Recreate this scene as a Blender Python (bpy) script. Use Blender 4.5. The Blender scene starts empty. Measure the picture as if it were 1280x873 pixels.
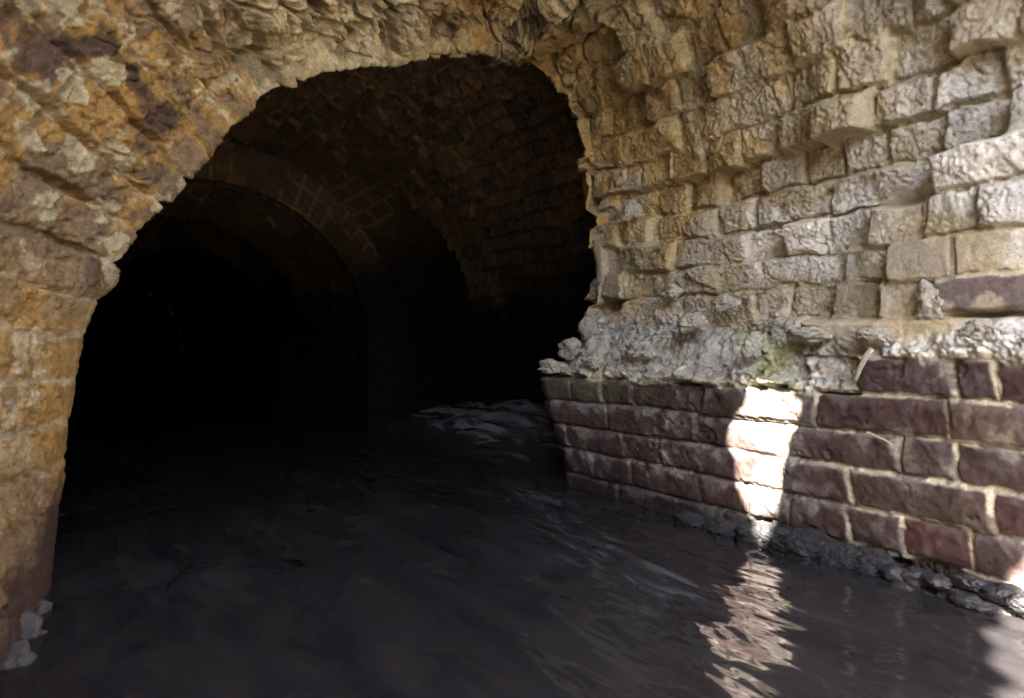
import bpy, bmesh, math, random
import numpy as np
from mathutils import Vector, noise as mnoise

random.seed(7)
rng = np.random.default_rng(11)
scene = bpy.context.scene
C = scene.collection

# ------------------------------------------------------------------ frame of the tunnel
# u = across the tunnel (to the right), t = along it (away), z = up from the water
AX, NX = (-0.549, 0.836), (0.836, 0.549)
CAM_Z = 0.44

def W(u, t, z):
    return (NX[0]*u + AX[0]*t, NX[1]*u + AX[1]*t, z)

def W3(P):
    out = np.empty_like(P)
    out[..., 0] = NX[0]*P[..., 0] + AX[0]*P[..., 1]
    out[..., 1] = NX[1]*P[..., 0] + AX[1]*P[..., 1]
    out[..., 2] = P[..., 2]
    return out

def wall_t(x, u=1.30):                       # distance along the right wall seen at photo column x
    px = (x-640)/853.0
    return u/(NX[0]*px+NX[1])*(AX[1]+AX[0]*px)

# ------------------------------------------------------------------ noise
TAB = rng.random((256, 256)).astype(np.float32)
TAB2 = rng.random((256, 256)).astype(np.float32)

def vn(x, y, s=0):
    x = x + 37.3*s; y = y + 91.7*s
    xi = np.floor(x); yi = np.floor(y)
    fx = x-xi; fy = y-yi
    fx = fx*fx*fx*(fx*(fx*6-15)+10); fy = fy*fy*fy*(fy*(fy*6-15)+10)
    xi = xi.astype(np.int32) & 255; yi = yi.astype(np.int32) & 255
    x1 = (xi+1) & 255; y1 = (yi+1) & 255
    a = TAB[xi, yi]; b = TAB[x1, yi]; c = TAB[xi, y1]; d = TAB[x1, y1]
    return (a+(b-a)*fx) + ((c+(d-c)*fx)-(a+(b-a)*fx))*fy

def fbm(x, y, f, o=4, s=0, g=0.5):
    r = 0; a = 1.0; tot = 0
    for k in range(o):
        c, sn = math.cos(0.6*k+0.3), math.sin(0.6*k+0.3)
        xx = (x*c-y*sn)*f; yy = (x*sn+y*c)*f
        r = r + a*(vn(xx, yy, s+k*3)*2-1); tot += a
        a *= g; f *= 2.03
    return r/tot*1.5

def ridged(x, y, f, o=4, s=0):
    r = 0; a = 1.0; tot = 0
    for k in range(o):
        r = r + a*(1-np.abs(vn(x*f, y*f, s+k*5)*2-1)*1.6); tot += a; a *= 0.5; f *= 2.1
    return r/tot

def worley(x, y, f, s=0):
    x = x*f+17.1*s; y = y*f+5.7*s
    xi = np.floor(x); yi = np.floor(y)
    f1 = np.full(x.shape, 9.0, np.float32); f2 = f1.copy(); idv = np.zeros(x.shape, np.float32)
    gx = np.zeros(x.shape, np.float32); gy = gx.copy()
    for dx in (-1, 0, 1):
        for dy in (-1, 0, 1):
            cx = xi+dx; cy = yi+dy
            ia = cx.astype(np.int32) & 255; ib = cy.astype(np.int32) & 255
            ddx = x-cx-TAB[ia, ib]; ddy = y-cy-TAB2[ia, ib]
            d = np.sqrt(ddx**2 + ddy**2)
            c = d < f1
            f2 = np.where(c, f1, np.minimum(f2, d))
            idv = np.where(c, TAB[ib, ia], idv)
            gx = np.where(c, ddx, gx); gy = np.where(c, ddy, gy)
            f1 = np.where(c, d, f1)
    return f1, f2, idv, gx, gy

def S(x, a, b):
    q = np.clip((x-a)/(b-a), 0, 1)
    return q*q*(3-2*q)

def mix(a, b, k):
    return a*(1-k[..., None]) + b*k[..., None]

def col(r, g, b):
    return np.array([r, g, b], np.float32)

# ------------------------------------------------------------------ masonry pattern
def masonry(vc, wc, h, off, stretch=0.225, head=0.112, p_head=0.4, fixed=None, seed=1):
    """course index, brick random numbers and distances to the joints (metres)"""
    ci = np.floor((vc-off)/h).astype(np.int32)
    fv = (vc-off)/h-ci
    bed = np.minimum(fv, 1-fv)*h
    ly = fv*2-1
    hd = np.zeros(vc.shape, np.float32); lx = hd.copy(); r1 = hd.copy(); r2 = hd.copy(); r3 = hd.copy(); wm = hd.copy()
    for c in np.unique(ci):
        rg = np.random.default_rng(1000*seed+int(c)+500)
        b = [-2.2-rg.random()*0.2]
        while b[-1] < 4:
            b.append(b[-1]+(head if rg.random() < (0.72 if (fixed and 5 <= c < 16) else p_head) else stretch)*(0.92+0.16*rg.random()))
        b = np.array(b)
        if fixed and int(c) in fixed:
            fx = np.array(sorted(fixed[int(c)]))
            b = np.concatenate([b[b < fx[0]-0.09], fx, b[b > fx[-1]+0.09]])
        m = ci == c
        w = wc[m]
        j = np.clip(np.searchsorted(b, w)-1, 0, len(b)-2)
        l, r = b[j], b[j+1]
        hd[m] = np.minimum(w-l, r-w)
        lx[m] = (w-l)/(r-l)*2-1
        wm[m] = (l+r)/2
        q = rg.random((3, len(b)))
        r1[m] = q[0][j]; r2[m] = q[1][j]; r3[m] = q[2][j]
    return dict(ci=ci, bed=bed, head=hd, lx=lx, ly=ly, r1=r1, r2=r2, r3=r3, wm=wm)

# ------------------------------------------------------------------ objects and materials
def tag(o, label=None, cat=None, group=None, kind=None):
    if label: o['label'] = label
    if cat: o['category'] = cat
    if group: o['group'] = group
    if kind: o['kind'] = kind
    return o

def empty(name, loc, label, cat, group=None):
    o = bpy.data.objects.new(name, None); C.objects.link(o); o.location = loc
    o.empty_display_size = 0.1
    return tag(o, label, cat, group)

def link(name, me, m, parent=None):
    me.materials.append(m)
    o = bpy.data.objects.new(name, me); C.objects.link(o)
    if parent is not None:
        o.parent = parent
        o.matrix_parent_inverse = __import__('mathutils').Matrix.Translation(-parent.location)
    return o

def grid_mesh(name, P, colr, mask, m, parent=None, smooth=True):
    """one mesh from the part of a grid of points whose cells are chosen by mask"""
    nv, nw = P.shape[:2]
    idx = np.arange(nv*nw).reshape(nv, nw)
    q = np.stack([idx[:-1, :-1], idx[1:, :-1], idx[1:, 1:], idx[:-1, 1:]], -1)
    q = q[mask] if mask is not None else q.reshape(-1, 4)
    used, inv = np.unique(q, return_inverse=True)
    q = inv.reshape(-1, 4)
    me = bpy.data.meshes.new(name)
    me.vertices.add(len(used)); me.loops.add(q.size); me.polygons.add(len(q))
    me.vertices.foreach_set('co', P.reshape(-1, 3)[used].astype(np.float32).ravel())
    me.loops.foreach_set('vertex_index', q.astype(np.int32).ravel())
    me.polygons.foreach_set('loop_start', (np.arange(len(q))*4).astype(np.int32))
    me.polygons.foreach_set('use_smooth', np.full(len(q), smooth))
    me.update(calc_edges=True)
    if colr is not None:
        a = me.color_attributes.new('tint', 'FLOAT_COLOR', 'POINT')
        c4 = np.ones((len(used), 4), np.float32)
        c4[:, :colr.shape[-1]] = colr.reshape(-1, colr.shape[-1])[used]
        a.data.foreach_set('color', c4.ravel())
    me.validate()
    return link(name, me, m, parent)

def new_mat(name):
    m = bpy.data.materials.new(name); m.use_nodes = True
    nt = m.node_tree; nt.nodes.clear()
    out = nt.nodes.new('ShaderNodeOutputMaterial')
    bs = nt.nodes.new('ShaderNodeBsdfPrincipled')
    nt.links.new(bs.outputs[0], out.inputs[0])
    return m, nt, bs

def nnoise(nt, scale, detail=6, rough=0.6, vec=None):
    n = nt.nodes.new('ShaderNodeTexNoise')
    n.inputs['Scale'].default_value = scale; n.inputs['Detail'].default_value = detail
    n.inputs['Roughness'].default_value = rough
    if vec is not None: nt.links.new(vec, n.inputs['Vector'])
    return n

def ramp(nt, src, p0, c0, p1, c1):
    r = nt.nodes.new('ShaderNodeValToRGB')
    r.color_ramp.elements[0].position = p0; r.color_ramp.elements[0].color = (*c0, 1)
    r.color_ramp.elements[1].position = p1; r.color_ramp.elements[1].color = (*c1, 1)
    nt.links.new(src, r.inputs[0]); return r

def mulc(nt, a, b, typ='MULTIPLY', fac=1.0):
    x = nt.nodes.new('ShaderNodeMixRGB'); x.blend_type = typ; x.inputs[0].default_value = fac
    nt.links.new(a, x.inputs[1]); nt.links.new(b, x.inputs[2]); return x

def masonry_mat(name, rough=0.92, bump=0.5, contrast=0.45, spec=0.25, flat=None, grit=1.0, bscale=150):
    m, nt, bs = new_mat(name)
    geo = nt.nodes.new('ShaderNodeNewGeometry')
    pos = geo.outputs['Position']
    if flat is None:
        at = nt.nodes.new('ShaderNodeVertexColor'); at.layer_name = 'tint'; src = at.outputs[0]
    else:
        rg = nt.nodes.new('ShaderNodeRGB'); rg.outputs[0].default_value = (*flat, 1); src = rg.outputs[0]
    n1 = nnoise(nt, 55, 8, 0.68, pos)
    n2 = nnoise(nt, 260, 5, 0.7, pos)
    lo, hi = 1-contrast, 1+contrast
    r1 = ramp(nt, n1.outputs[0], 0.3, (lo, lo, lo), 0.72, (hi, hi, hi*0.97))
    r2 = ramp(nt, n2.outputs[0], 0.3, (0.72, 0.71, 0.70), 0.7, (1.22, 1.22, 1.22))
    c = mulc(nt, mulc(nt, src, r1.outputs[0]).outputs[0], r2.outputs[0])
    # dark grit and pale grains
    v = nt.nodes.new('ShaderNodeTexVoronoi'); v.inputs['Scale'].default_value = 130
    nt.links.new(pos, v.inputs['Vector'])
    n3 = nnoise(nt, 28, 3, 0.5, pos)
    sp = nt.nodes.new('ShaderNodeMath'); sp.operation = 'SUBTRACT'
    nt.links.new(n3.outputs[0], sp.inputs[0]); nt.links.new(v.outputs['Distance'], sp.inputs[1])
    rs = ramp(nt, sp.outputs[0], 0.30, (1, 1, 1), 0.42, (1-0.6*grit, 1-0.62*grit, 1-0.66*grit))
    c = mulc(nt, c.outputs[0], rs.outputs[0])
    nt.links.new(c.outputs[0], bs.inputs['Base Color'])
    bs.inputs['Roughness'].default_value = rough
    bs.inputs['Specular IOR Level'].default_value = spec
    nb = nnoise(nt, bscale, 8, 0.75, pos)
    b = nt.nodes.new('ShaderNodeBump'); b.inputs['Strength'].default_value = bump; b.inputs['Distance'].default_value = 0.008
    nt.links.new(nb.outputs[0], b.inputs['Height']); nt.links.new(b.outputs[0], bs.inputs['Normal'])
    return m

M_ERODED = masonry_mat('weathered soft brick', bump=0.30, contrast=0.28, grit=0.5, bscale=330)
M_BASE = masonry_mat('hard red brick', rough=0.7, bump=0.4, contrast=0.4, spec=0.4, grit=0.6)
M_CRUST = masonry_mat('lime mortar crust', bump=0.8, contrast=0.35, grit=0.7)
M_ARCH = masonry_mat('iron stained brick', bump=0.9, contrast=0.48, grit=0.45)
M_INNER = masonry_mat('tunnel brick with painted shade', rough=0.85, bump=0.5, contrast=0.45, spec=0.08)  # its tint carries painted shade, darker downwards and deeper in
M_STONE = masonry_mat('wet river stone', rough=0.45, bump=0.3, contrast=0.5, spec=0.5, flat=(0.030, 0.028, 0.031))
M_LIME = masonry_mat('bare lime mortar', bump=0.8, contrast=0.3, flat=(0.42, 0.385, 0.32), grit=0.6)
M_FOOT = masonry_mat('wet concrete', rough=0.6, bump=0.9, contrast=0.5, flat=(0.036, 0.035, 0.039))
M_CRUST2 = masonry_mat('damp lime crust', rough=0.8, bump=0.8, contrast=0.5, flat=(0.075, 0.072, 0.080))
M_EARTH = masonry_mat('dry earth', bump=0.6, contrast=0.4, flat=(0.42, 0.34, 0.24))
M_TWIG = masonry_mat('dry straw', bump=0.2, contrast=0.3, flat=(0.40, 0.35, 0.27))

# ------------------------------------------------------------------ the broken mouth: one lofted surface
# section of the mouth (u, t, z) from the left water line over the crown to the right water line,
# with the direction in which the brick courses run towards the viewer
CTRL = [
    # u      t     z       du    dt    dz
    (-0.030, 1.45, -0.20, -0.10, -0.60, 0.00),
    (-0.021, 1.45, 0.00,  -0.08, -0.60, 0.00),
    (-0.002, 1.45, 0.25,  -0.14, -0.50, 0.00),
    (0.012,  1.45, 0.364, -0.22, -0.40, 0.01),
    (0.037,  1.45, 0.523, -0.33, -0.30, 0.04),
    (0.087,  1.45, 0.620, -0.38, -0.30, 0.16),
    (0.153,  1.45, 0.709, -0.40, -0.30, 0.30),
    (0.230,  1.45, 0.828, -0.40, -0.30, 0.36),
    (0.343,  1.45, 0.961, -0.38, -0.32, 0.38),
    (0.530,  1.50, 1.060, -0.27, -0.42, 0.40),
    (0.777,  1.55, 1.156, -0.12, -0.60, 0.36),
    (0.980,  1.60, 1.235, -0.02, -0.85, 0.25),
    (1.120,  1.62, 1.205, 0.00, -1.10, 0.12),
    (1.205,  1.63, 1.110, 0.00, -1.30, 0.04),
    (1.262,  1.65, 0.930, 0.00, -1.50, 0.00),
    (1.290,  1.66, 0.709, 0.00, -1.50, 0.00),
    (1.300,  1.67, 0.508, 0.00, -1.50, 0.00),
    (1.300,  1.67, 0.340, 0.00, -1.50, 0.00),
    (1.300,  1.66, 0.160, 0.00, -1.50, 0.00),
    (1.300,  1.65, 0.000, 0.00, -1.50, 0.00),
    (1.300,  1.64, -0.20, 0.00, -1.50, 0.00),
]
CT = np.array(CTRL, np.float64)
seg = np.linalg.norm(np.diff(CT[:, :3], axis=0), axis=1)
vk = np.concatenate([[0], np.cumsum(seg)])
VT = vk[-1]
NV = 1560
v1 = np.linspace(0, VT, NV)

def gsm(a, n):
    k = np.exp(-0.5*(np.arange(-3*n, 3*n+1)/n)**2); k /= k.sum()
    p = np.pad(a, (3*n, 3*n), mode='reflect', reflect_type='odd')
    return np.convolve(p, k, mode='valid')

E = np.stack([gsm(np.interp(v1, vk, CT[:, i]), 28) for i in range(3)], -1)
D = CT[:, 3:]/np.linalg.norm(CT[:, 3:], axis=1)[:, None]
D = np.stack([gsm(np.interp(v1, vk, D[:, i]), 40) for i in range(3)], -1)
D /= np.linalg.norm(D, axis=1)[:, None]
vr1 = (VT-0.20)-v1                    # height above the water measured up the right side
right1 = S(E[:, 0], 0.95, 1.2)        # 1 on the right wall

wneg = np.linspace(-0.80, -0.004, 200)
wpos = np.concatenate([np.linspace(0, 1.30, 560), np.linspace(1.305, 2.2, 60)])
w1 = np.concatenate([wneg, wpos]); NW = len(w1); NN = len(wneg)
# outward normal of the section
tang = np.gradient(E, axis=0); tang[:, 1] = 0; tang /= np.linalg.norm(tang, axis=1)[:, None]
NO = np.stack([-tang[:, 2], 0*tang[:, 0], tang[:, 0]], -1)
T = np.array([0., 1., 0.])
P = np.empty((NV, NW, 3))
P[:, NN:] = E[:, None]+D[:, None]*wpos[None, :, None]
# the surface rolls round the broken edge and runs back behind it
cur = E.copy()
La = 0.05*(1-right1)+0.015*right1
Lb = 0.16*(1-right1)+0.10*right1
crn1 = S(E[:, 2], 0.62, 0.9)*(1-S(E[:, 0], 1.02, 1.15))     # the ring is a brick and a half deep over the crown
Ls = 0.38*crn1
prev = 0.0
for k in range(NN-1, -1, -1):
    s = -wneg[k]; ds = s-prev; prev = s
    T2 = T[None]+(0.25+0.32*(1-right1))[:, None]*NO
    a = S(s, 0, La)[:, None]; b = S(s-Ls, La, La+Lb)[:, None]
    d = (-D*(1-a)+T2*a)*(1-b)+NO*b
    d /= np.linalg.norm(d, axis=1)[:, None]+1e-6
    cur = cur+d*ds
    P[:, k] = cur
V, Wc = np.meshgrid(v1, w1, indexing='ij')
VR = (VT-0.20)-V
RT = np.repeat(right1[:, None], NW, 1)
tt = P[..., 1].copy(); zz = P[..., 2].copy()

# ragged ends of the courses
H = 0.0745
edge = np.exp(-np.abs(Wc)/0.16)
crs = np.floor((VR-0.04)/H)
tr = np.random.default_rng(5).random(200)
tooth = (tr[(crs.astype(int)+60) % 200]-0.5)*0.034*S(VR, 0.34, 0.5) *(0.12+0.88*RT) + fbm(V, Wc*0.2, 14, 4, 3)*0.018*(0.4+0.6*S(VR, 0.3, 0.5))*(0.6+0.4*RT)
tooth = gsm(tooth[:, NN], 6)[:, None]
P += D[:, None]*(tooth*edge)[..., None]
# the plinth leans out a little at the nose
P[..., 0] -= RT*0.075*np.exp(-np.clip(Wc, 0, 9)/0.28)*S(VR, 0.0, 0.33)*(1-S(VR, 0.36, 0.44))

# brick pattern
warp = fbm(V, Wc, 5, 3, 9)*0.010*0.4+(fbm(V, Wc, 3, 2, 9)*0.008+fbm(V, Wc, 15, 2, 12)*0.006)*S(VR, 0.40, 0.6)
warp2 = fbm(V, Wc, 9, 3, 19)*0.012
FIX = {
    4: [1075, 1200, 1256], 3: [883, 1027, 1190, 1330], 2: [770, 872, 982, 1130, 1195, 1300],
    1: [823, 920, 976, 1062, 1240, 1340], 0: [785, 870, 928, 985, 1052, 1122, 1207, 1290],
    -1: [800, 900, 1000, 1100, 1200]}
FIX[4].insert(0, 960); FIX[3].insert(0, 800); FIX[4].insert(0, 800)
fixed = {c: [1.66-wall_t(x) for x in xs] for c, xs in FIX.items()}
B = masonry(VR+warp, np.where(Wc < 0, Wc*1.0, Wc)+warp2*0.7, H, 0.04, fixed=fixed, seed=1)
lin = np.minimum(B['bed'], B['head'])
zb = 0.40+0.0*VR
# where the wall has lost its face: depth per brick
tm = 1.66-B['wm']; vm = 0.04+(B['ci']+0.5)*H
big = fbm(B['wm']*1.0, vm, 3.1, 2, 33)
tb = 0.60+0.10*big+0.05*(B['r2']-0.5)+np.where(vm > 0.80, -0.25, 0.0)+np.where((vm > 0.42) & (vm < 0.49), 0.16, 0)-0.12*S(vm, 0.6, 0.75)
er = S(tm-tb, 0.0, 0.30)
topb = np.where(tm < 0.735, 0.411, 0.337)
above = S(VR, topb-0.004, topb+0.012)
brk = (vm > topb).astype(float)
RW = RT*S(VR, -0.5, 0.0)
on_r = S(RT, 0.3, 0.8)
erosion = on_r*brk*(0.05+0.05*er*(0.65+0.65*B['r1'])+0.028*np.clip(B['r3']-0.72, 0, 1)*4*er)*np.clip(er*1.1+0.06, 0, 1)
erosion = np.where(vm > 0.85, erosion*0.55+0.01*on_r, erosion)
slab2 = fbm(B['wm']*0.8, vm, 5.5, 2, 35)
erosion = erosion+on_r*brk*er*(0.030*S(slab2, 0.10, 0.2)-0.016*S(-slab2, 0.25, 0.35))
for _k in range(2):
    for ax in (0, 1):
        erosion = (np.roll(erosion, 2, ax)+np.roll(erosion, -2, ax)+erosion+np.roll(erosion, 1, ax)+np.roll(erosion, -1, ax))/5
# soft wear
pill = (np.abs(B['lx'])**6*0.5+np.abs(B['ly'])**4)
eroded = np.clip(on_r*brk*(0.25+0.75*np.maximum(er, 0.6*S(vm, 0.62, 0.64))), 0, 1)
left = 1-on_r
cr1, cr2, cid, cgx, cgy = worley(V+0.4*warp2, Wc*0.8+warp2*0.4, 16, 2)
facet = (cid-0.5)*0.022+(cgx*TAB[(cid*255).astype(int), 7]+cgy*(TAB2[(cid*255).astype(int), 9]-0.5))*0.014
f2_1, f2_2, f2id, fgx, fgy = worley(V+warp2*0.5, Wc, 38, 5)
facet2 = (f2id-0.5)*0.008+(fgx*(f2id-0.5)+fgy*(0.5-TAB[(f2id*255).astype(int), 3]))*0.012
n_lo = fbm(V, Wc, 6, 4, 41); n_md = fbm(V, Wc, 22, 4, 51); n_hi = fbm(V, Wc, 75, 4, 61); n_vh = fbm(V, Wc, 190, 2, 71)
cut = S(n_lo+0.4*n_md, -0.2, 0.5)
# joints
jw_base, jw_er, jw_l = 0.0052, 0.0050, 0.0065
jw = jw_base*(1-eroded)*on_r+jw_er*eroded+jw_l*left
jw = jw*(1+0.5*n_md)
joint = 1-S(lin+0.0018*n_hi+0.0015*n_md, jw*0.6, jw*1.5)
lt0 = 1.66-Wc
# heights (positive = towards the viewer)
base_m = on_r*(1-brk)
h = np.zeros_like(V)
h += base_m*((B['r1']-0.5)*0.013 + B['lx']*(B['r2']-0.5)*0.006+B['ly']*(B['r3']-0.5)*0.005
             - joint*(0.006+0.005*n_md) - pill*0.0028 + n_md*0.0022+n_hi*0.0015
             - S(n_lo+0.7*n_md, 0.55, 0.75)*0.006)
h -= erosion
smear = S(fbm(V, Wc, 5.5, 3, 151)+0.25*n_md-0.25*S(VR, 0.7, 0.95), -0.10, 0.5)*0.65
pill_e = np.abs(B['lx'])**6*0.8+np.abs(B['ly'])**6*0.6
hs = n_lo*0.016+n_md*0.005+n_hi*0.0015+n_vh*0.0025+(B['r2']-0.5)*0.010
h += eroded*smear*hs+eroded*(1-smear)*(-(pill_e*0.009)*(0.3+1.1*B['r2']) - joint*np.clip(0.005+0.013*n_lo+0.008*n_md, -0.006, 1) + facet*(0.25+0.75*S(lt0, 1.0, 1.5))*cut + facet2*(0.05+0.2*cut) + n_lo*0.012+n_md*0.0032+n_hi*0.0012+n_vh*0.0022+(B['r2']-0.5)*0.026
             + B['lx']*(B['r3']-0.5)*0.016+B['ly']*(B['r1']-0.5)*0.012)
h += left*(-joint*np.clip(0.008+0.012*n_lo, 0, 1) - pill*0.004 + (B['r1']-0.5)*0.020 + facet*0.45*S(n_lo, -0.15, 0.35)+facet2*0.7+n_md*0.006+n_hi*0.006+n_vh*0.0028
           + B['lx']*(B['r3']-0.5)*0.010)
jamb0 = left*(1-S(V, 0.55, 0.85)); bedl = np.minimum(B['bed']+0.001*n_hi, B['head']+0.002)+0.0012*n_md
gap_l = (1-S(np.abs(lin-0.0045), 0.0008, 0.003))*S(n_md+0.5*n_lo, 0.05, 0.4)
gap2 = (1-S(bedl, 0.001, 0.0045))*S(n_md+0.4*n_lo, -0.35, 0.1)
chipc = (1-S(cr2-cr1, 0.015, 0.07))*S(n_md-0.5*n_lo, 0.0, 0.4)
h -= left*(np.maximum(gap_l*0.012, gap2*0.020)+chipc*0.010)*(1-0.55*jamb0)+eroded*(1-smear)*gap_l*0.004
# the crown has broken off in chunks
crown = (S(E[:, 2], 0.80, 1.0)*(1-0.85*S(E[:, 0], 1.0, 1.2)))[:, None]*np.ones_like(V)
hole = S(fbm(V, Wc*0.8, 17, 3, 83), 0.45, 0.62)*crown*S(Wc, -0.02, 0.05)
h += crown*(facet*1.5-0.026*(1-S(cr2-cr1, 0.02, 0.16))*S(n_md+n_lo, -0.5, 0.3)+n_lo*0.016+ridged(V, Wc, 11, 3, 90)*0.012-0.022*S(Wc, 0.25, 0.0)-0.012)-hole*0.022
# proud scabs of old lime render on the left ring
sc1, sc2, scid, _a, _b = worley(V+0.008*n_md+0.01*n_lo, Wc*0.9+0.008*n_md, 19, 8)
scab = S(scid+0.35*n_lo, 0.70, 0.74)*(1-S(sc1+0.25*n_hi, 0.44, 0.52))*np.clip(left*1.0+0.15*crown, 0, 1)*S(V, 0.62, 0.85)
h += scab*0.006
# crust of lime and mortar lying on the ledge of the wall
lt = 1.66-Wc
ltop = np.where(lt < 0.66, 0.476, 0.337+0.155)+0.030*n_lo+0.03*S(lt, 1.3, 1.65)-0.05*S(lt, 1.0, 0.75)*S(lt, 0.4, 0.7)
ledge = on_r*S(VR, topb-0.012+0.010*n_md, topb+0.012+0.010*n_md)*(1-S(VR, ltop-0.03, ltop+0.03))
ledge = np.where(Wc < -0.05, ledge*0.5, ledge)
slope = 1-np.clip((VR-topb)/0.15, 0, 1)
l1, l2, lid, lgx, lgy = worley(V+0.008*n_md, Wc+0.008*n_md, 30, 4)
l5, l6, l5id, _a, _b = worley(V+0.004*n_hi, Wc+0.004*n_hi, 75, 15)
l3, l4, l3id, _a, _b = worley(V+0.012*n_lo+0.01*n_md, Wc*0.95+0.012*n_md, 12, 14)
hl = -0.085*(1-slope**1.3)*(0.10+0.45*S(lt, 0.6, 0.8)+0.45*er)+0.002+n_md*0.009+n_hi*0.006+n_vh*0.0035+np.clip(0.6-l1, -0.1, 1)*0.020*S(lid, 0.2, 0.7)+np.clip(0.55-l5, -0.05, 1)*0.010+np.clip(0.6-l3, 0, 1)*0.046*S(l3id, 0.3, 0.7)+n_lo*0.020
h = h*(1-ledge)+hl*ledge
# deep open joint at the right and the frayed undercut foot
crack = np.exp(-((VR-0.488-0.004*n_md)/0.006)**2)*(1-S(lt, 0.55, 0.60))*on_r
h -= crack*0.05
foot = on_r*(1-S(VR, 0.028+0.012*n_md, 0.044+0.012*n_md))
h -= foot*(0.028-n_md*0.012-n_hi*0.006)*S(lt, 0.4, 0.5)*(1-S(lt, 0.98, 1.05))
# left jamb is worn smooth by water, crusted at the foot
jamb = left*(1-S(V, 0.55, 0.85))
h = h*(1-0.45*jamb)+jamb*(fbm(V*0.5, Wc, 10, 3, 95)*0.007)

near_rim = 1-S(np.abs(Wc), 0.0, 0.07)
h *= 1-0.75*near_rim*(1-on_r)
h -= on_r*brk*0.018*(1-S(np.abs(Wc), 0.0, 0.05))
# ---- what each spot is made of
rowv = np.broadcast_to(V, V.shape)
c_tan = col(0.37, 0.305, 0.185); c_grey = col(0.37, 0.315, 0.24); c_ochre = col(0.40, 0.245, 0.085); c_white = col(0.64, 0.63, 0.61)
c_red = col(0.052, 0.021, 0.018); c_purple = col(0.047, 0.027, 0.025); c_brown = col(0.068, 0.041, 0.026); c_mort = col(0.46, 0.40, 0.29)
c_lime = col(0.56, 0.50, 0.355); c_green = col(0.20, 0.20, 0.075); c_greybr = col(0.215, 0.155, 0.098)
one = np.ones(V.shape+(3,), np.float32)
n_c1 = fbm(V, Wc, 4.5, 4, 101); n_c2 = fbm(V, Wc, 11, 5, 111); n_c3 = fbm(V, Wc, 30, 4, 121)
# eroded face
k_och = np.clip(S(n_c1*0.8+n_c2*0.8+0.9*(lt-0.95)+0.8*(VR-0.72), 0.05, 0.9), 0, 1)
k_wht = S(n_c1+0.6*n_c2-1.5*(lt-0.95)-0.8*np.abs(VR-0.6), 0.0, 0.9)
face = mix(c_grey*one, c_tan*one, S(n_c2+B['r3']-0.5+0.8*(VR-0.6), -0.5, 0.5))
face = mix(face, c_ochre*one*1.0, k_och*0.75)
face = mix(face, c_white*one, k_wht*0.7)
face = face*(0.82+0.36*B['r1'])[..., None]
face = mix(face, c_tan*one*1.15, np.clip(joint*0.5+smear*0.4, 0, 1))
# bricks that kept their face, upper right
kept = brk*(vm < 0.66)*(tm < np.where(vm > 0.56, 0.50, 0.59))
redb = mix(col(0.15, 0.115, 0.105)*one, col(0.16, 0.12, 0.09)*one, B['r1'])
face = mix(face, mix(redb, c_mort*one, np.clip(joint+S(n_c2+0.5*n_c3, 0.25, 0.6)*0.6, 0, 1)), np.clip(kept, 0, 1))
# base
bb = mix(mix(c_red*one, c_purple*one, S(B['r2'], 0.25, 0.75)), c_brown*one, S(B['r1'], 0.75, 0.95)*0.8)
bb = mix(bb, c_purple*one*1.25, S(lt, 1.0, 1.35)*0.8)
bb = bb*(0.72+0.56*B['r3'])[..., None]
bb = mix(bb, c_mort*one*0.7, S(n_c2+0.7*n_c3, 0.75, 1.15)*0.4)
dust_light = np.clip(S(B['ly']*0.5+0.5+0.30*n_c3, 0.66, 1.0)*(0.35+0.65*S(lt, 0.6, 1.1))+0.22*S(n_c2+n_c3, 0.1, 0.9)+0.45*np.exp(-((lt-0.94)/0.10)**2)*S(n_c2+0.6*n_c3, -0.8, 0.1), 0, 1)  # dust, plus painted light on top edges and around the sun patch
mort = mix(c_mort*one, c_lime*one*1.1, S(n_c2, -0.2, 0.5))
mort = mix(mort, c_purple*one*0.7, S(lt, 0.80, 1.0)*0.98)
bb = mix(bb, mort, np.clip(joint*(0.92-0.75*S(n_c3+n_c2*0.8, -0.15, 0.5)), 0, 1))
bb = mix(bb, col(0.25, 0.225, 0.215)*one, dust_light*0.5)
bb = mix(bb, c_green*one*0.30, S(n_c2+0.5*n_c3, -0.35, 0.45)*S(lt, 1.15, 1.4)*S(vm, 0.27, 0.3)*0.7*(1-joint*0.6))
wet = 1-S(VR+0.022*n_c2, 0.02, 0.085)
bb = bb*(1-0.62*wet)[..., None]
# crust
lc = mix(col(0.40, 0.375, 0.33)*one, c_white*one*1.05, S(n_c2+0.6*n_c3+0.6*(0.9-lt), 0.05, 0.65))
lc = mix(lc, c_green*one*1.5, S(n_c1+n_c2*0.8-0.8*np.abs(lt-1.3), -0.15, 0.5)*0.7)
lc = mix(lc, c_ochre*one, S(fbm(V, Wc, 13, 3, 131), 0.35, 0.7)*0.45)
lc = mix(lc, c_white*one*1.1, (1-S(lt, 0.64, 0.74))*S(n_c2+n_c3, -0.7, 0.2)*0.8)
lc = mix(lc, c_lime*one, (1-S(VR, topb+0.0, topb+0.03))*0.6)
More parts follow.
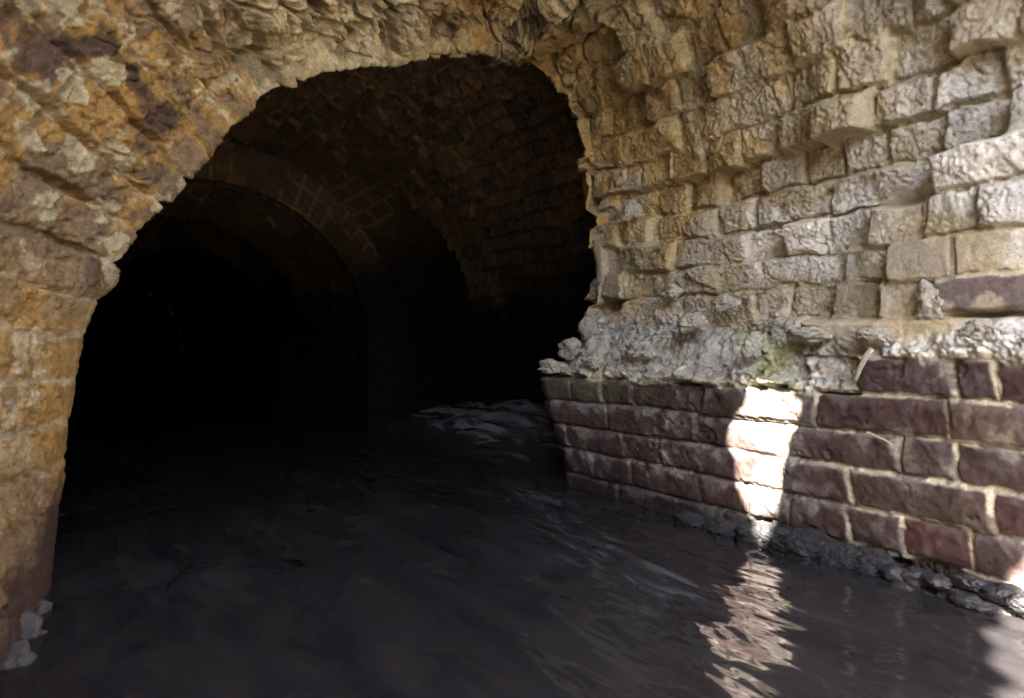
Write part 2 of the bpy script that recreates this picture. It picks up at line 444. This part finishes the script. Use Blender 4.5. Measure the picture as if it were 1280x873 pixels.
# left ring
ring = mix(c_greybr*one, c_purple*one*2.0, S(B['r1'], 0.90, 0.92)*0.7)
ring = ring*(0.58+0.5*B['r2'])[..., None]
pit1, pit2, pitid, _a, _b = worley(V+0.006*n_md, Wc+0.006*n_hi, 42, 21)
pit = (1-S(pit1, 0.12, 0.34))*S(pitid+0.4*n_c2, 0.62, 0.7)*left
h -= pit*0.009*(1-near_rim)
ring = mix(ring, c_ochre*one*0.85, S(n_c1*0.6+n_c2+0.6*n_c3+0.55*(1-np.clip(lin/0.022, 0, 1)), -0.05, 0.75)*0.9)
ring = mix(ring, mix(c_ochre*one*0.85, c_lime*one*0.8, S(n_c2+n_c3, 0.2, 0.8)), joint*0.75*S(n_c2-0.3*n_c1, -0.4, 0.2))
ring = mix(ring, c_lime*one*0.78, np.clip(scab*1.0, 0, 1)*0.8)
ring = mix(ring, c_lime*one*0.85, S(n_c2*1.0+n_c3*0.9, 0.95, 1.05)*0.7)
jm = mix(col(0.27, 0.165, 0.06)*one, c_greybr*one*0.95, S(fbm(V*0.35, Wc, 9, 4, 141), -0.1, 0.45)*0.8)
jm = mix(jm, c_ochre*one*0.8, S(n_c2, 0.1, 0.6)*0.8)
jm = mix(jm, c_lime*one*0.85, np.clip(joint*0.55+S(n_c1+n_c3*0.6, 0.55, 0.85)*0.7, 0, 0.8)*S(V, 0.35, 0.6))
jm = mix(jm, col(0.065, 0.038, 0.035)*one, (1-S(zz+0.05*n_c2+0.35*Wc, 0.13, 0.20)))
ring = mix(ring, jm, jamb)
crn = mix(c_tan*one*1.25, c_ochre*one, S(n_c1+n_c2*0.9, -0.1, 0.6)*0.8)
crn = mix(crn, c_lime*one*0.95, S(n_c2*0.9-n_c1*0.5+0.5*n_c3, 0.1, 0.6)*0.8)
crn = mix(crn, c_greybr*one, S(B['r3']+0.2*n_c2, 0.80, 0.9)*0.8)
crn = mix(crn, c_greybr*one*0.6, hole*0.7)
ring = mix(ring, crn, crown*S(E[:, 0], 0.28, 0.5)[:, None])
# together
COL = mix(ring, face*0.96, on_r)
basew = on_r*(1-brk)
COL = mix(COL, bb, basew)
COL = mix(COL, lc, ledge)
# behind the broken edge
sof = mix(col(0.30, 0.19, 0.105)*one, col(0.20, 0.14, 0.095)*one, B['r2'])
sof = mix(sof, c_greybr*one*1.3, S(n_c1+0.6*n_c2, 0.1, 0.7)*0.6)
sof = mix(sof, c_ochre*one, joint*S(n_c1+n_c2, -0.5, 0.3)*0.9)
COL = mix(COL, sof, S(-Wc+0.02*n_c2, 0.02, 0.09)*(1-on_r)*0.95)
COL = np.clip(COL, 0.01, 0.8).astype(np.float32)

gv = np.gradient(P, axis=0); gw = np.gradient(P, axis=1)
N = np.cross(gv, gw); N /= np.linalg.norm(N, axis=-1)[..., None]+1e-9
# make it point into the open side
mid = np.array([0.6, 0.6, 0.5])
sgn = np.sign(np.sum(N[NV//2, NN+200]*(mid-P[NV//2, NN+200])))
N *= sgn
P = P+N*h[..., None]
PW = W3(P)

def cell(a):
    return a[:-1, :-1]
f_ledge = cell(ledge) > 0.5
f_base = (cell(VR) < cell(topb)) & (cell(RT) > 0.5) & ~f_ledge & (cell(VR) > -1)
f_right = cell(VR) < 1.02
crown_i = cell(np.repeat(E[:, 2][:, None], NW, 1)); eu_i = cell(np.repeat(E[:, 0][:, None], NW, 1))
f_face = f_right & ~f_base & ~f_ledge
f_arch = ~f_right
f_crown = f_arch & (eu_i > 0.40)
f_jamb = f_arch & (cell(V) < 0.72)
f_haunch = f_arch & ~f_crown & ~f_jamb

wall = empty('brick_wall', W(1.3, 1.0, 0), 'crumbling brick side wall right of the tunnel opening, with dark red courses under pale weathered brick', 'wall')
grid_mesh('brick_base', PW, COL, f_base, M_BASE, wall)['label'] = 'dark red brick courses at the waterline'
grid_mesh('mortar_ledge', PW, COL, f_ledge, M_CRUST, wall)['label'] = 'lumpy pale mortar crust lying on the red bricks'
grid_mesh('weathered_brickwork', PW, COL, f_face, M_ERODED, wall)['label'] = 'pale crumbling brickwork that lost its face'
arch = empty('brick_arch', W(0.0, 1.45, 0), 'broken ochre stained brick arch framing the dark tunnel on its left and top', 'arch')
grid_mesh('jamb', PW, COL, f_jamb, M_ARCH, arch)
grid_mesh('haunch', PW, COL, f_haunch, M_ARCH, arch)
grid_mesh('crown', PW, COL, f_crown, M_ARCH, arch)

# ------------------------------------------------------------------ lumps, stones and straw
def lump(name, loc, size, seed, m, parent=None, rough=0.35, sub=4, rot=0.0, freq=2.2, flat=0.0, chip=0.5):
    bm = bmesh.new()
    bmesh.ops.create_icosphere(bm, subdivisions=sub, radius=1)
    for v in bm.verts:
        p = v.co.copy()
        o = Vector((seed*3.1, seed*1.7, seed*0.9))
        dist, pts = mnoise.voronoi(p*freq+o)
        cid = mnoise.cell(pts[0]*7.3)
        d = mnoise.fractal(p*freq*0.6+o, 0.8, 2.0, 6)*rough+(cid-0.5)*rough*chip+(dist[1]-dist[0])*rough*chip*0.8+mnoise.fractal(p*freq*4+o, 0.7, 2.1, 4)*rough*(0.18+0.24*chip)
        v.co = p*(1+d)
        if flat: v.co.z *= 1-flat*(1 if v.co.z > 0 else 0)
        v.co = Vector((v.co.x*size[0], v.co.y*size[1], v.co.z*size[2]))
    me = bpy.data.meshes.new(name); bm.to_mesh(me); bm.free()
    for p in me.polygons: p.use_smooth = True
    o = bpy.data.objects.new(name, me); C.objects.link(o); me.materials.append(m)
    o.rotation_euler = (0, 0, rot)
    if parent is None: o.location = loc
    else:
        o.parent = parent; o.location = Vector(loc)-parent.location
    return o

wall_rot = math.atan2(AX[1], AX[0])
# concrete footing swelling out under the red bricks
ft = []
for i, (x, zc, sx, sz, out) in enumerate([(868, 0.0, 0.05, 0.020, 0.0), (905, 0.002, 0.05, 0.024, 0.0), (940, 0.004, 0.04, 0.026, 0.0), (985, 0.014, 0.06, 0.032, 0.0), (1015, 0.006, 0.075, 0.042, 0.008), (1055, 0.003, 0.07, 0.040, 0.006), (1090, 0.010, 0.055, 0.030, 0.0)]):
    ft.append(lump('concrete_footing', W(1.30-out, wall_t(x), zc), (sx, 0.036, sz), 20+i, M_FOOT, None, 0.26, 6, wall_rot, 2.4, 0, 0.25))
bm = bmesh.new()
for o in ft:
    me = o.data.copy(); me.transform(o.matrix_basis); bm.from_mesh(me)
    bpy.data.objects.remove(o)
me = bpy.data.meshes.new('concrete_footing'); bm.to_mesh(me); bm.free()
for p in me.polygons: p.use_smooth = True
link('concrete_footing', me, M_FOOT, wall)
# lumps of lime hanging on the wall
for i, (x, y, uu, sz) in enumerate([(1166, 378, 1.315, (0.028, 0.022, 0.036)), (788, 264, 1.335, (0.030, 0.022, 0.026)), (940, 432, 1.27, (0.022, 0.02, 0.026)),
                                    (690, 458, 1.25, (0.05, 0.03, 0.022)), (712, 436, 1.29, (0.045, 0.03, 0.03)), (735, 412, 1.33, (0.035, 0.02, 0.03)), (742, 452, 1.26, (0.04, 0.02, 0.022)), (800, 440, 1.29, (0.05, 0.022, 0.022)), (1090, 420, 1.29, (0.03, 0.018, 0.016)), (865, 405, 1.31, (0.04, 0.025, 0.022)), (1230, 415, 1.30, (0.04, 0.018, 0.02)),
                                    (905, 380, 1.34, (0.035, 0.02, 0.018)), (840, 365, 1.345, (0.030, 0.022, 0.020)), (1010, 418, 1.30, (0.05, 0.02, 0.016))]):
    px = (x-640)/853; k = uu/(NX[0]*px+NX[1])
    lump('lime_lump', (px*k, k, CAM_Z+(427-y)/853*k), sz, 40+i, M_LIME, wall, 0.38, 5, wall_rot, 1.9, 0, 0.3)
# rubble stones in the undercut foot
lab = ['flat grey wet stone', 'small round dark stone', 'pale angular stone', 'long brown wet stone', 'blue grey cobble']
spots = [(1120, 718, 14, 12), (1146, 722, 15, 13), (1172, 727, 12, 11), (1186, 742, 13, 12), (1212, 728, 16, 12), (1206, 748, 17, 11), (1236, 738, 14, 13),
         (1228, 757, 15, 10), (1258, 742, 16, 14), (1254, 762, 17, 9), (1276, 752, 14, 14), (1150, 738, 18, 9), (1292, 764, 16, 13), (1128, 735, 13, 8)]
names = ['flat wet stone at the left end of the rubble row under the red bricks', 'rounded grey stone second from the left under the red bricks',
         'small dark stone tucked under the lowest red brick right of the footing', 'squat dark stone below the small tucked stone, at the water',
         'wide pale stone wedged right under a red brick corner', 'long low grey stone at the waterline, middle of the rubble',
         'blue grey cobble above the low waterline stone', 'flat brown stone dipping into the water right of the middle of the rubble',
         'large round cobble near the right end of the rubble row', 'low flat stone in the water below the large round cobble',
         'upright dark stone at the right edge of the picture, under the wall', 'thin wet slab at the waterline near the left end of the rubble',
         'rough cobble last on the right of the rubble foot', 'small low stone at the waterline beside the concrete footing']
for i, (x, y, a, b) in enumerate(spots):
    u0 = 1.275+0.012*math.sin(i*2.3)
    px = (x-640)/853; k = u0/(NX[0]*px+NX[1]); k *= 1
    s = k/853*1.25
    o = lump('rubble_stone', (px*k, k, CAM_Z+(427-y)/853*k), (a*s*1.15, 0.02, b*s*0.72), 60+i, M_STONE, None, 0.26, 5, wall_rot+0.2*math.sin(i), 1.3, 0, 0.2)
    tag(o, names[i], 'stone', 'rubble stones under the right wall')
# crust at the foot of the left jamb
for i, (x, y, kk, sz) in enumerate([(40, 800, 1.03, (0.022, 0.035, 0.04)), (52, 768, 1.12, (0.016, 0.03, 0.025)), (22, 838, 0.95, (0.022, 0.035, 0.035))]):
    px = (x-640)/853
    lump('lime_crust', (px*kk-0.02, kk, CAM_Z+(427-y)/853*kk), sz, 90+i, M_CRUST2, arch, 0.30, 5, wall_rot, 2.0, 0, 0.3)

def tube(name, pts, r, m, parent=None):
    cu = bpy.data.curves.new(name, 'CURVE'); cu.dimensions = '3D'; cu.bevel_depth = r; cu.bevel_resolution = 2
    sp = cu.splines.new('POLY'); sp.points.add(len(pts)-1)
    for i, p in enumerate(pts):
        sp.points[i].co = (*p, 1); sp.points[i].radius = 1-0.5*i/len(pts)
    o = bpy.data.objects.new(name, cu); C.objects.link(o)
    dg = bpy.context.evaluated_depsgraph_get(); me = bpy.data.meshes.new_from_object(o.evaluated_get(dg))
    bpy.data.objects.remove(o)
    me.name = name; me.materials.clear()
    return link(name, me, m, parent)

def wp(x, y, u):
    px = (x-640)/853; k = u/(NX[0]*px+NX[1])
    return (px*k, k, CAM_Z+(427-y)/853*k)
tag(tube('straw', [wp(x, y, 1.288) for x, y in ((1084, 541), (1094, 545), (1104, 549), (1116, 557))], 0.0025, M_TWIG),
    'pale bent straw lying on the top edge of a red brick', 'straw')
tube('mortar_flake', [wp(x, y, u) for x, y, u in ((1090, 437, 1.285), (1081, 448, 1.275), (1075, 460, 1.277), (1069, 475, 1.287))], 0.0065, M_LIME, wall)

# ------------------------------------------------------------------ inside the tunnel
def section(cu, hw, z0, rise, n, zb=-0.25):
    a = np.linspace(math.pi, 0, n)
    arc = np.stack([cu+hw*np.cos(a), z0+rise*np.sin(a)], -1)
    k = max(4, n//8)
    l = np.stack([np.full(k, cu-hw), np.linspace(zb, z0, k, endpoint=False)], -1)
    r = np.stack([np.full(k, cu+hw), np.linspace(z0, zb, k+1)[1:]], -1)
    return np.concatenate([l, arc, r])

def inner_surface(name, sec, t0, t1, nt, parent, seed, mortar_col, rough=1.0, painted_light=1.0):  # last factor paints the tunnel's light and gloom into the colour
    d = np.concatenate([[0], np.cumsum(np.linalg.norm(np.diff(sec, axis=0), axis=1))])
    nv = int(d[-1]/0.007)
    vv = np.linspace(0, d[-1], nv)
    s2 = np.stack([np.interp(vv, d, sec[:, 0]), np.interp(vv, d, sec[:, 1])], -1)
    ts = np.linspace(t0, t1, nt)
    Vv, Tt = np.meshgrid(vv, ts, indexing='ij')
    P = np.stack([np.repeat(s2[:, :1], nt, 1), Tt, np.repeat(s2[:, 1:], nt, 1)], -1)
    tg = np.gradient(s2, axis=0); tg /= np.linalg.norm(tg, axis=1)[:, None]
    Nn = np.stack([tg[:, 1], 0*tg[:, 0], -tg[:, 0]], -1)
    wv = fbm(Vv, Tt, 4, 3, seed)*0.016
    b = masonry(Vv+wv, Tt+wv, 0.078, 0.0, 0.225, 0.112, 0.3, seed=seed)
    ln = np.minimum(b['bed'], b['head'])
    n1 = fbm(Vv, Tt, 5, 4, seed+1); n2 = fbm(Vv, Tt, 20, 4, seed+2); n3 = fbm(Vv, Tt, 60, 3, seed+4)
    j = 1-S(ln, 0.005, 0.013)
    stp = b['ly']*0.012
    hh = (j*(0.006*n1-0.004)+stp+(b['r1']-0.5)*0.022+n2*0.007+n3*0.004)*rough
    P = P+Nn[:, None]*hh[..., None]
    o1 = np.ones(Vv.shape+(3,), np.float32)
    c = mix(col(0.25, 0.155, 0.088)*o1, col(0.16, 0.12, 0.085)*o1, b['r2'])
    c = mix(c, col(0.27, 0.195, 0.115)*o1, S(n1+0.6*n2, 0.1, 0.8)*0.6)
    c = mix(c, mortar_col*o1*0.75, j*S(n1+n2*0.6, -0.2, 0.5)*0.85)
    c = mix(c, col(0.010, 0.008, 0.0065)*o1, 1-S(P[..., 2]+0.10*n1, 0.55, 1.15))      # tunnel shade painted in, darker towards the floor
    return grid_mesh(name, W3(P), (c*painted_light).astype(np.float32), None, M_INNER, parent)

OR = col(0.36, 0.22, 0.085)
def ring_face(name, so, si, t, parent, seed, painted_light=1.0):
    """flat brick ring face between two sections at distance t"""
    n = 900
    def rs(sec):
        d = np.concatenate([[0], np.cumsum(np.linalg.norm(np.diff(sec, axis=0), axis=1))])
        q = np.linspace(0, 1, n)
        return np.stack([np.interp(q*d[-1], d, sec[:, 0]), np.interp(q*d[-1], d, sec[:, 1])], -1), d[-1]
    a, la = rs(so); b_, lb = rs(si)
    nr = 60
    q = np.linspace(0, 1, nr)
    P2 = a[:, None]*q[None, :, None]+b_[:, None]*(1-q[None, :, None])
    wid = np.linalg.norm(a-b_, axis=1)
    Wd = q[None]*wid[:, None]
    Vv = np.repeat(np.linspace(0, lb, n)[:, None], nr, 1)
    m = masonry(Vv, Wd-2.0, 0.078, 0.0, 0.115, 0.115, 0.5, seed=seed)
    j = 1-S(np.minimum(m['bed'], np.abs(m['head'])), 0.005, 0.012)
    n2 = fbm(Vv, Wd, 18, 4, seed+2); n1 = fbm(Vv, Wd, 4, 3, seed+3)
    hh = -j*0.006+(m['r1']-0.5)*0.012+n2*0.004
    P = np.stack([P2[..., 0], t-hh, P2[..., 1]], -1)
    o1 = np.ones(Vv.shape+(3,), np.float32)
    c = mix(col(0.08, 0.052, 0.035)*o1, col(0.05, 0.04, 0.034)*o1, m['r2'])
    c = mix(c, OR*o1*0.5, j*0.7*S(n1+0.5*n2, -0.5, 0.4))
    c = mix(c, col(0.0035, 0.0028, 0.0022)*o1, 1-S(P[..., 2]+0.10*n1, 0.70, 1.30))  # fade to black painted onto the lower ring face
    return grid_mesh(name, W3(P), (c*painted_light).astype(np.float32), None, M_INNER, parent)

s_big = section(0.90, 1.10, 0.50, 0.92, 160)
s_mid = section(0.56, 0.78, 0.42, 0.78, 140)
s_sml = section(0.62, 0.56, 0.38, 0.66, 120)
vault = empty('tunnel_vault', W(0.9, 2.5, 0), 'wide dark brick vault just behind the broken arch, orange mortar lines on its ceiling', 'tunnel')
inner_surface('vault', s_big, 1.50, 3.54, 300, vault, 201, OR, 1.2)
rib = empty('arch_ring', W(0.56, 3.45, 0), 'brick arch ring narrowing the tunnel behind the wide vault', 'arch')
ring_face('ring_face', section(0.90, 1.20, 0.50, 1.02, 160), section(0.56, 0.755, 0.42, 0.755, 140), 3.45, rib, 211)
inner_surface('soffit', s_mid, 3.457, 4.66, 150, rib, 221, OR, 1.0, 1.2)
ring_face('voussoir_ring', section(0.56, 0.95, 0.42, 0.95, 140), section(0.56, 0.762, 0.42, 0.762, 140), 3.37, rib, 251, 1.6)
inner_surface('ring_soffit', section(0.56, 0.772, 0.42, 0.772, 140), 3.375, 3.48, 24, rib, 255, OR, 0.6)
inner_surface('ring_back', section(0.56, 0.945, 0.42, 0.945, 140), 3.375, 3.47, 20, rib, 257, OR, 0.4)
rib2 = empty('arch_ring', W(0.62, 4.6, 0), 'smaller far arch ring, almost black, deep inside the tunnel', 'arch')
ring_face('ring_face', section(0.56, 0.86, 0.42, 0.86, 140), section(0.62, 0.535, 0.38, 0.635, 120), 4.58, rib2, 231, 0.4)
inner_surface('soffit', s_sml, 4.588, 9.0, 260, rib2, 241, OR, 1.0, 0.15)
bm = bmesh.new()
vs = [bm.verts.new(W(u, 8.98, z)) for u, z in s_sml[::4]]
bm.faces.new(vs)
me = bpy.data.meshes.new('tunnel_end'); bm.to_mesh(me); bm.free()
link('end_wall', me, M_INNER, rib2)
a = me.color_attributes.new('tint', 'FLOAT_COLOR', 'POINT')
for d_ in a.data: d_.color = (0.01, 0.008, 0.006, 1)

# ------------------------------------------------------------------ water
def water():
    us = np.concatenate([np.linspace(-14, -0.8, 24), np.linspace(-0.78, 2.2, 560), np.linspace(2.3, 14, 24)])
    ts = np.concatenate([np.linspace(-30, -0.2, 60), np.linspace(-0.15, 2.8, 560), np.linspace(2.81, 5, 160), np.linspace(5.1, 9.5, 30)])
    Uu, Tt = np.meshgrid(us, ts, indexing='ij')
    near = S(Tt, -0.6, 0.2)*(1-S(Tt, 6, 8))
    wu = Uu+0.05*fbm(Uu, Tt*0.5, 3, 3, 301); wt = Tt+0.12*fbm(Uu, Tt, 2.5, 2, 303)
    z = 0.012*fbm(wu, wt*0.40, 5, 3, 311)+0.0050*fbm(wu, wt*0.30, 13, 3, 321)+0.0014*fbm(wu, wt*0.28, 36, 3, 331)
    calm = 0.55+0.45*S(fbm(Uu, Tt*0.6, 2.2, 2, 341), -0.3, 0.4)
    z *= calm
    # water heaped against the inner right wall behind the nose, and the wake peeling off the nose
    g = np.exp(-((Uu-2.0)/0.30)**2)*np.exp(-((Tt-2.9)/0.75)**2)
    z += g*(0.14+0.018*fbm(wu, wt*0.5, 6, 3, 351)+0.004*fbm(wu, wt*0.3, 26, 3, 355))
    g2 = np.exp(-((Uu-1.60-0.10*(Tt-2.3))/0.16)**2)*S(Tt, 1.75, 2.2)*(1-S(Tt, 3.9, 4.4))
    z += g2*(0.04+0.02*fbm(wu, wt*0.4, 9, 3, 361))
    wk = np.exp(-((Uu-1.13+0.30*(1.7-Tt))/0.10)**2)*S(Tt, 0.55, 0.9)*(1-S(Tt, 1.6, 1.85))
    z += wk*(0.010*fbm(wu, wt*0.4, 16, 4, 371)+0.004*fbm(wu, wt*0.4, 50, 2, 375))
    z *= np.where(near > 0, near, 0.0)
    foam_glint = np.clip(np.sqrt(g)*(0.06+0.6*S(fbm(wu, wt*0.45, 20, 4, 381), -0.5, 1.0))*0.8+g2*(0.15+S(fbm(wu, wt*0.22, 40, 5, 391), -0.2, 1.0))*0.8
                   + wk*S(fbm(wu, wt*0.14, 60, 4, 395), 0.1, 1.2)*0.22  # pale highlight streaks painted on the wake
                   , 0, 1)
    P = np.stack([Uu, Tt, z], -1)
    f3 = np.stack([foam_glint, foam_glint, foam_glint], -1).astype(np.float32)
    m, nt, bs = new_mat('muddy water')
    at = nt.nodes.new('ShaderNodeVertexColor'); at.layer_name = 'tint'
    geo = nt.nodes.new('ShaderNodeNewGeometry')
    mp = nt.nodes.new('ShaderNodeMapping'); mp.inputs['Rotation'].default_value = (0, 0, -math.atan2(AX[1], AX[0]))
    nt.links.new(geo.outputs['Position'], mp.inputs['Vector'])
    mp2 = nt.nodes.new('ShaderNodeMapping'); mp2.inputs['Scale'].default_value = (0.18, 1, 1)
    nt.links.new(mp.outputs[0], mp2.inputs['Vector'])
    n1 = nnoise(nt, 14, 5, 0.55, mp2.outputs[0])
    r1 = ramp(nt, n1.outputs[0], 0.3, (0.0125, 0.0119, 0.0137), 0.75, (0.026, 0.0230, 0.0235))  # bluish base colour stands in for reflected sky
    mx = nt.nodes.new('ShaderNodeMixRGB'); nt.links.new(at.outputs[0], mx.inputs[0])
    nt.links.new(r1.outputs[0], mx.inputs[1]); mx.inputs[2].default_value = (0.34, 0.345, 0.36, 1)
    nt.links.new(mx.outputs[0], bs.inputs['Base Color'])
    rr = ramp(nt, at.outputs[0], 0.0, (0.06, 0.06, 0.06), 0.8, (0.6, 0.6, 0.6))
    nt.links.new(rr.outputs[0], bs.inputs['Roughness'])
    bs.inputs['IOR'].default_value = 1.33
    n2 = nnoise(nt, 28, 2, 0.5, mp2.outputs[0])
    b = nt.nodes.new('ShaderNodeBump'); b.inputs['Strength'].default_value = 0.16; b.inputs['Distance'].default_value = 0.01
    nt.links.new(n2.outputs[0], b.inputs['Height']); nt.links.new(b.outputs[0], bs.inputs['Normal'])
    o = grid_mesh('water', W3(P), f3, None, m)
    tag(o, 'muddy brown stream flowing out of the dark tunnel', None, None, 'structure')
water()

# ------------------------------------------------------------------ unseen bay round the viewer, roofed and walled to shape the light
SUN = np.array([-0.70, -0.40, 0.60]); SUN = SUN/np.linalg.norm(SUN)      # (u, t, z), towards the sun
ROOF = 1.60
gap_px = [(938, 486), (958, 492), (985, 496), (1000, 508), (998, 522), (986, 540), (978, 572), (974, 600), (968, 640), (964, 676), (955, 690), (945, 668), (944, 648), (930, 622), (922, 604), (922, 575), (910, 552), (912, 535), (932, 512)]  # outline of the sun patch, projected up to shape the roof gap
gap = []
for x, y in gap_px:
    px = (x-640)/853; k = 1.297/(NX[0]*px+NX[1])
    p = np.array([1.297, (AX[1]+AX[0]*px)*k, CAM_Z+(427-y)/853*k])
    l = (ROOF-p[2])/SUN[2]
    q = p+SUN*l
    gap.append((q[0], q[1]))
PIT = -2.3  # unseen back of the pit, added to stop level light
rear = 0.485-ROOF*0.40/0.60
def roof():  # unseen roof put in to hold off the sun except through its gap
    bm = bmesh.new()
    lo = []
    for loop in ([(-1.45, rear)]+[(-1.4+0.02*i, rear-0.02+0.35*min(0.15, (-1.4+0.02*i)+0.65)*(1 if i < 60 else 0.35)+0.010*math.sin(i*1.3)+0.015*math.sin(i*0.41)+0.008*random.random()) for i in range(154)]+[(1.7, rear-0.04), (1.7, 1.62), (-1.45, 1.62)], gap):
        vs = [bm.verts.new((u, t, ROOF)) for u, t in loop]
        for i in range(len(vs)): bm.edges.new((vs[i], vs[(i+1) % len(vs)]))
        lo.append(vs)
    bmesh.ops.triangle_fill(bm, use_beauty=True, edges=bm.edges[:])
    r = bmesh.ops.extrude_face_region(bm, geom=bm.faces[:])
    off = SUN/SUN[2]*0.11
    for g in r['geom']:
        if isinstance(g, bmesh.types.BMVert): g.co += Vector(off)
    for v in bm.verts: v.co = Vector(W(*v.co))
    bmesh.ops.recalc_face_normals(bm, faces=bm.faces)
    me = bpy.data.meshes.new('added_roof'); bm.to_mesh(me); bm.free()
    m = masonry_mat('roof brick', flat=(0.26, 0.2, 0.13))
    o = link('added_roof', me, m)
    tag(o, 'unseen roof added over the bay, its gap shaped to cast the sun patch', 'roof')
roof()

def slab(name, u0, u1, t0, t1, z0, z1, m, parent=None):
    bm = bmesh.new(); bmesh.ops.create_cube(bm, size=1)
    for v in bm.verts:
        v.co = Vector(W(u0 if v.co.x < 0 else u1, t0 if v.co.y < 0 else t1, z0 if v.co.z < 0 else z1))
    bmesh.ops.recalc_face_normals(bm, faces=bm.faces)
    me = bpy.data.meshes.new(name); bm.to_mesh(me); bm.free()
    return link(name, me, m, parent)
M_BAY = masonry_mat('bay brick', flat=(0.30, 0.22, 0.13))
tag(slab('sun_block_wall', -1.45, -1.22, rear, 1.8, -0.3, 1.598, M_BAY), 'unseen brick wall added left of the bay to block the sun', 'wall')  # put in out of view to keep direct sun off the water

def ground():
    us = np.concatenate([np.linspace(-60, -3, 30), np.linspace(-2.9, 4, 120), np.linspace(4.1, 60, 30)])
    ts = np.concatenate([np.linspace(-60, -3, 30), [PIT-0.05, PIT], np.linspace(PIT+0.05, rear-0.06, 60), [rear-0.05, rear+0.05], np.linspace(rear+0.1, 1.5, 40), np.linspace(1.8, 60, 50)])
    Uu, Tt = np.meshgrid(us, ts, indexing='ij')
    d = np.maximum(np.maximum(-1.45-Uu, Uu-1.6), 0)
    z = -0.3+0.36*(1-S(Tt, -0.25, 0.15))+np.minimum(d*0.7, 1.1)       # pale silt bar added out of view to bounce light up
    far = np.maximum(np.abs(Uu), np.abs(Tt)) > 59
    z = np.where((Tt > rear) & (d <= 0) & (Tt < 1.3), 1.76, z)
    z = np.where((Tt > rear) | (Tt < PIT), 1.76, np.where(d > 0, 1.76, z))+0.02*fbm(Uu, Tt, 1.3, 4, 401)
    z = np.where(far, -40.0, z)
    uc = (Uu[:-1, :-1]+Uu[1:, 1:])/2; tc = (Tt[:-1, :-1]+Tt[1:, 1:])/2
    zc = np.maximum(np.maximum(z[:-1, :-1], z[1:, 1:]), np.maximum(z[1:, :-1], z[:-1, 1:]))
    keep = ~((uc > -1.46) & (uc < 1.65) & (tc > rear-0.2) & (tc < 1.3) & (zc > 0.3)) 
    o = grid_mesh('ground', W3(np.stack([Uu, Tt, z], -1)), None, keep, M_EARTH)
    tag(o, 'unseen earth bank over and behind the culvert, shaped to hold back light', None, None, 'structure')
ground()

# ------------------------------------------------------------------ light
sw = W(*SUN)
el = math.asin(sw[2]/math.sqrt(sum(c*c for c in sw)))
az = math.atan2(sw[0], sw[1])
wd = bpy.data.worlds.new('World'); scene.world = wd; wd.use_nodes = True
nt = wd.node_tree
sky = nt.nodes.new('ShaderNodeTexSky'); sky.sky_type = 'NISHITA'; sky.sun_disc = False
sky.sun_elevation = el; sky.sun_rotation = az
bg = nt.nodes['Background']; bg.inputs['Strength'].default_value = 0.13
nt.links.new(sky.outputs[0], bg.inputs['Color'])
ld = bpy.data.lights.new('sun', 'SUN'); ld.energy = 5.0; ld.angle = math.radians(0.5); ld.color = (1, 0.92, 0.80)
lo = bpy.data.objects.new('sun', ld); C.objects.link(lo)
lo.rotation_euler = Vector(sw).to_track_quat('Z', 'Y').to_euler()

# ------------------------------------------------------------------ camera
cd = bpy.data.cameras.new('camera'); cam = bpy.data.objects.new('camera', cd); C.objects.link(cam)
cam.location = (0, 0, CAM_Z); cam.rotation_euler = (math.radians(90), 0, 0)
cd.lens = 24; cd.sensor_width = 36; cd.shift_y = -9.5/1280
cd.clip_start = 0.02; cd.clip_end = 300
cd.dof.use_dof = True; cd.dof.focus_distance = 1.75; cd.dof.aperture_fstop = 4.5
scene.camera = cam
scene.view_settings.view_transform = 'Standard'; scene.view_settings.look = 'None'
scene.view_settings.exposure = 4.8; scene.view_settings.gamma = 1
scene.cycles.max_bounces = 10; scene.cycles.diffuse_bounces = 8
scene.cycles.use_denoising = True
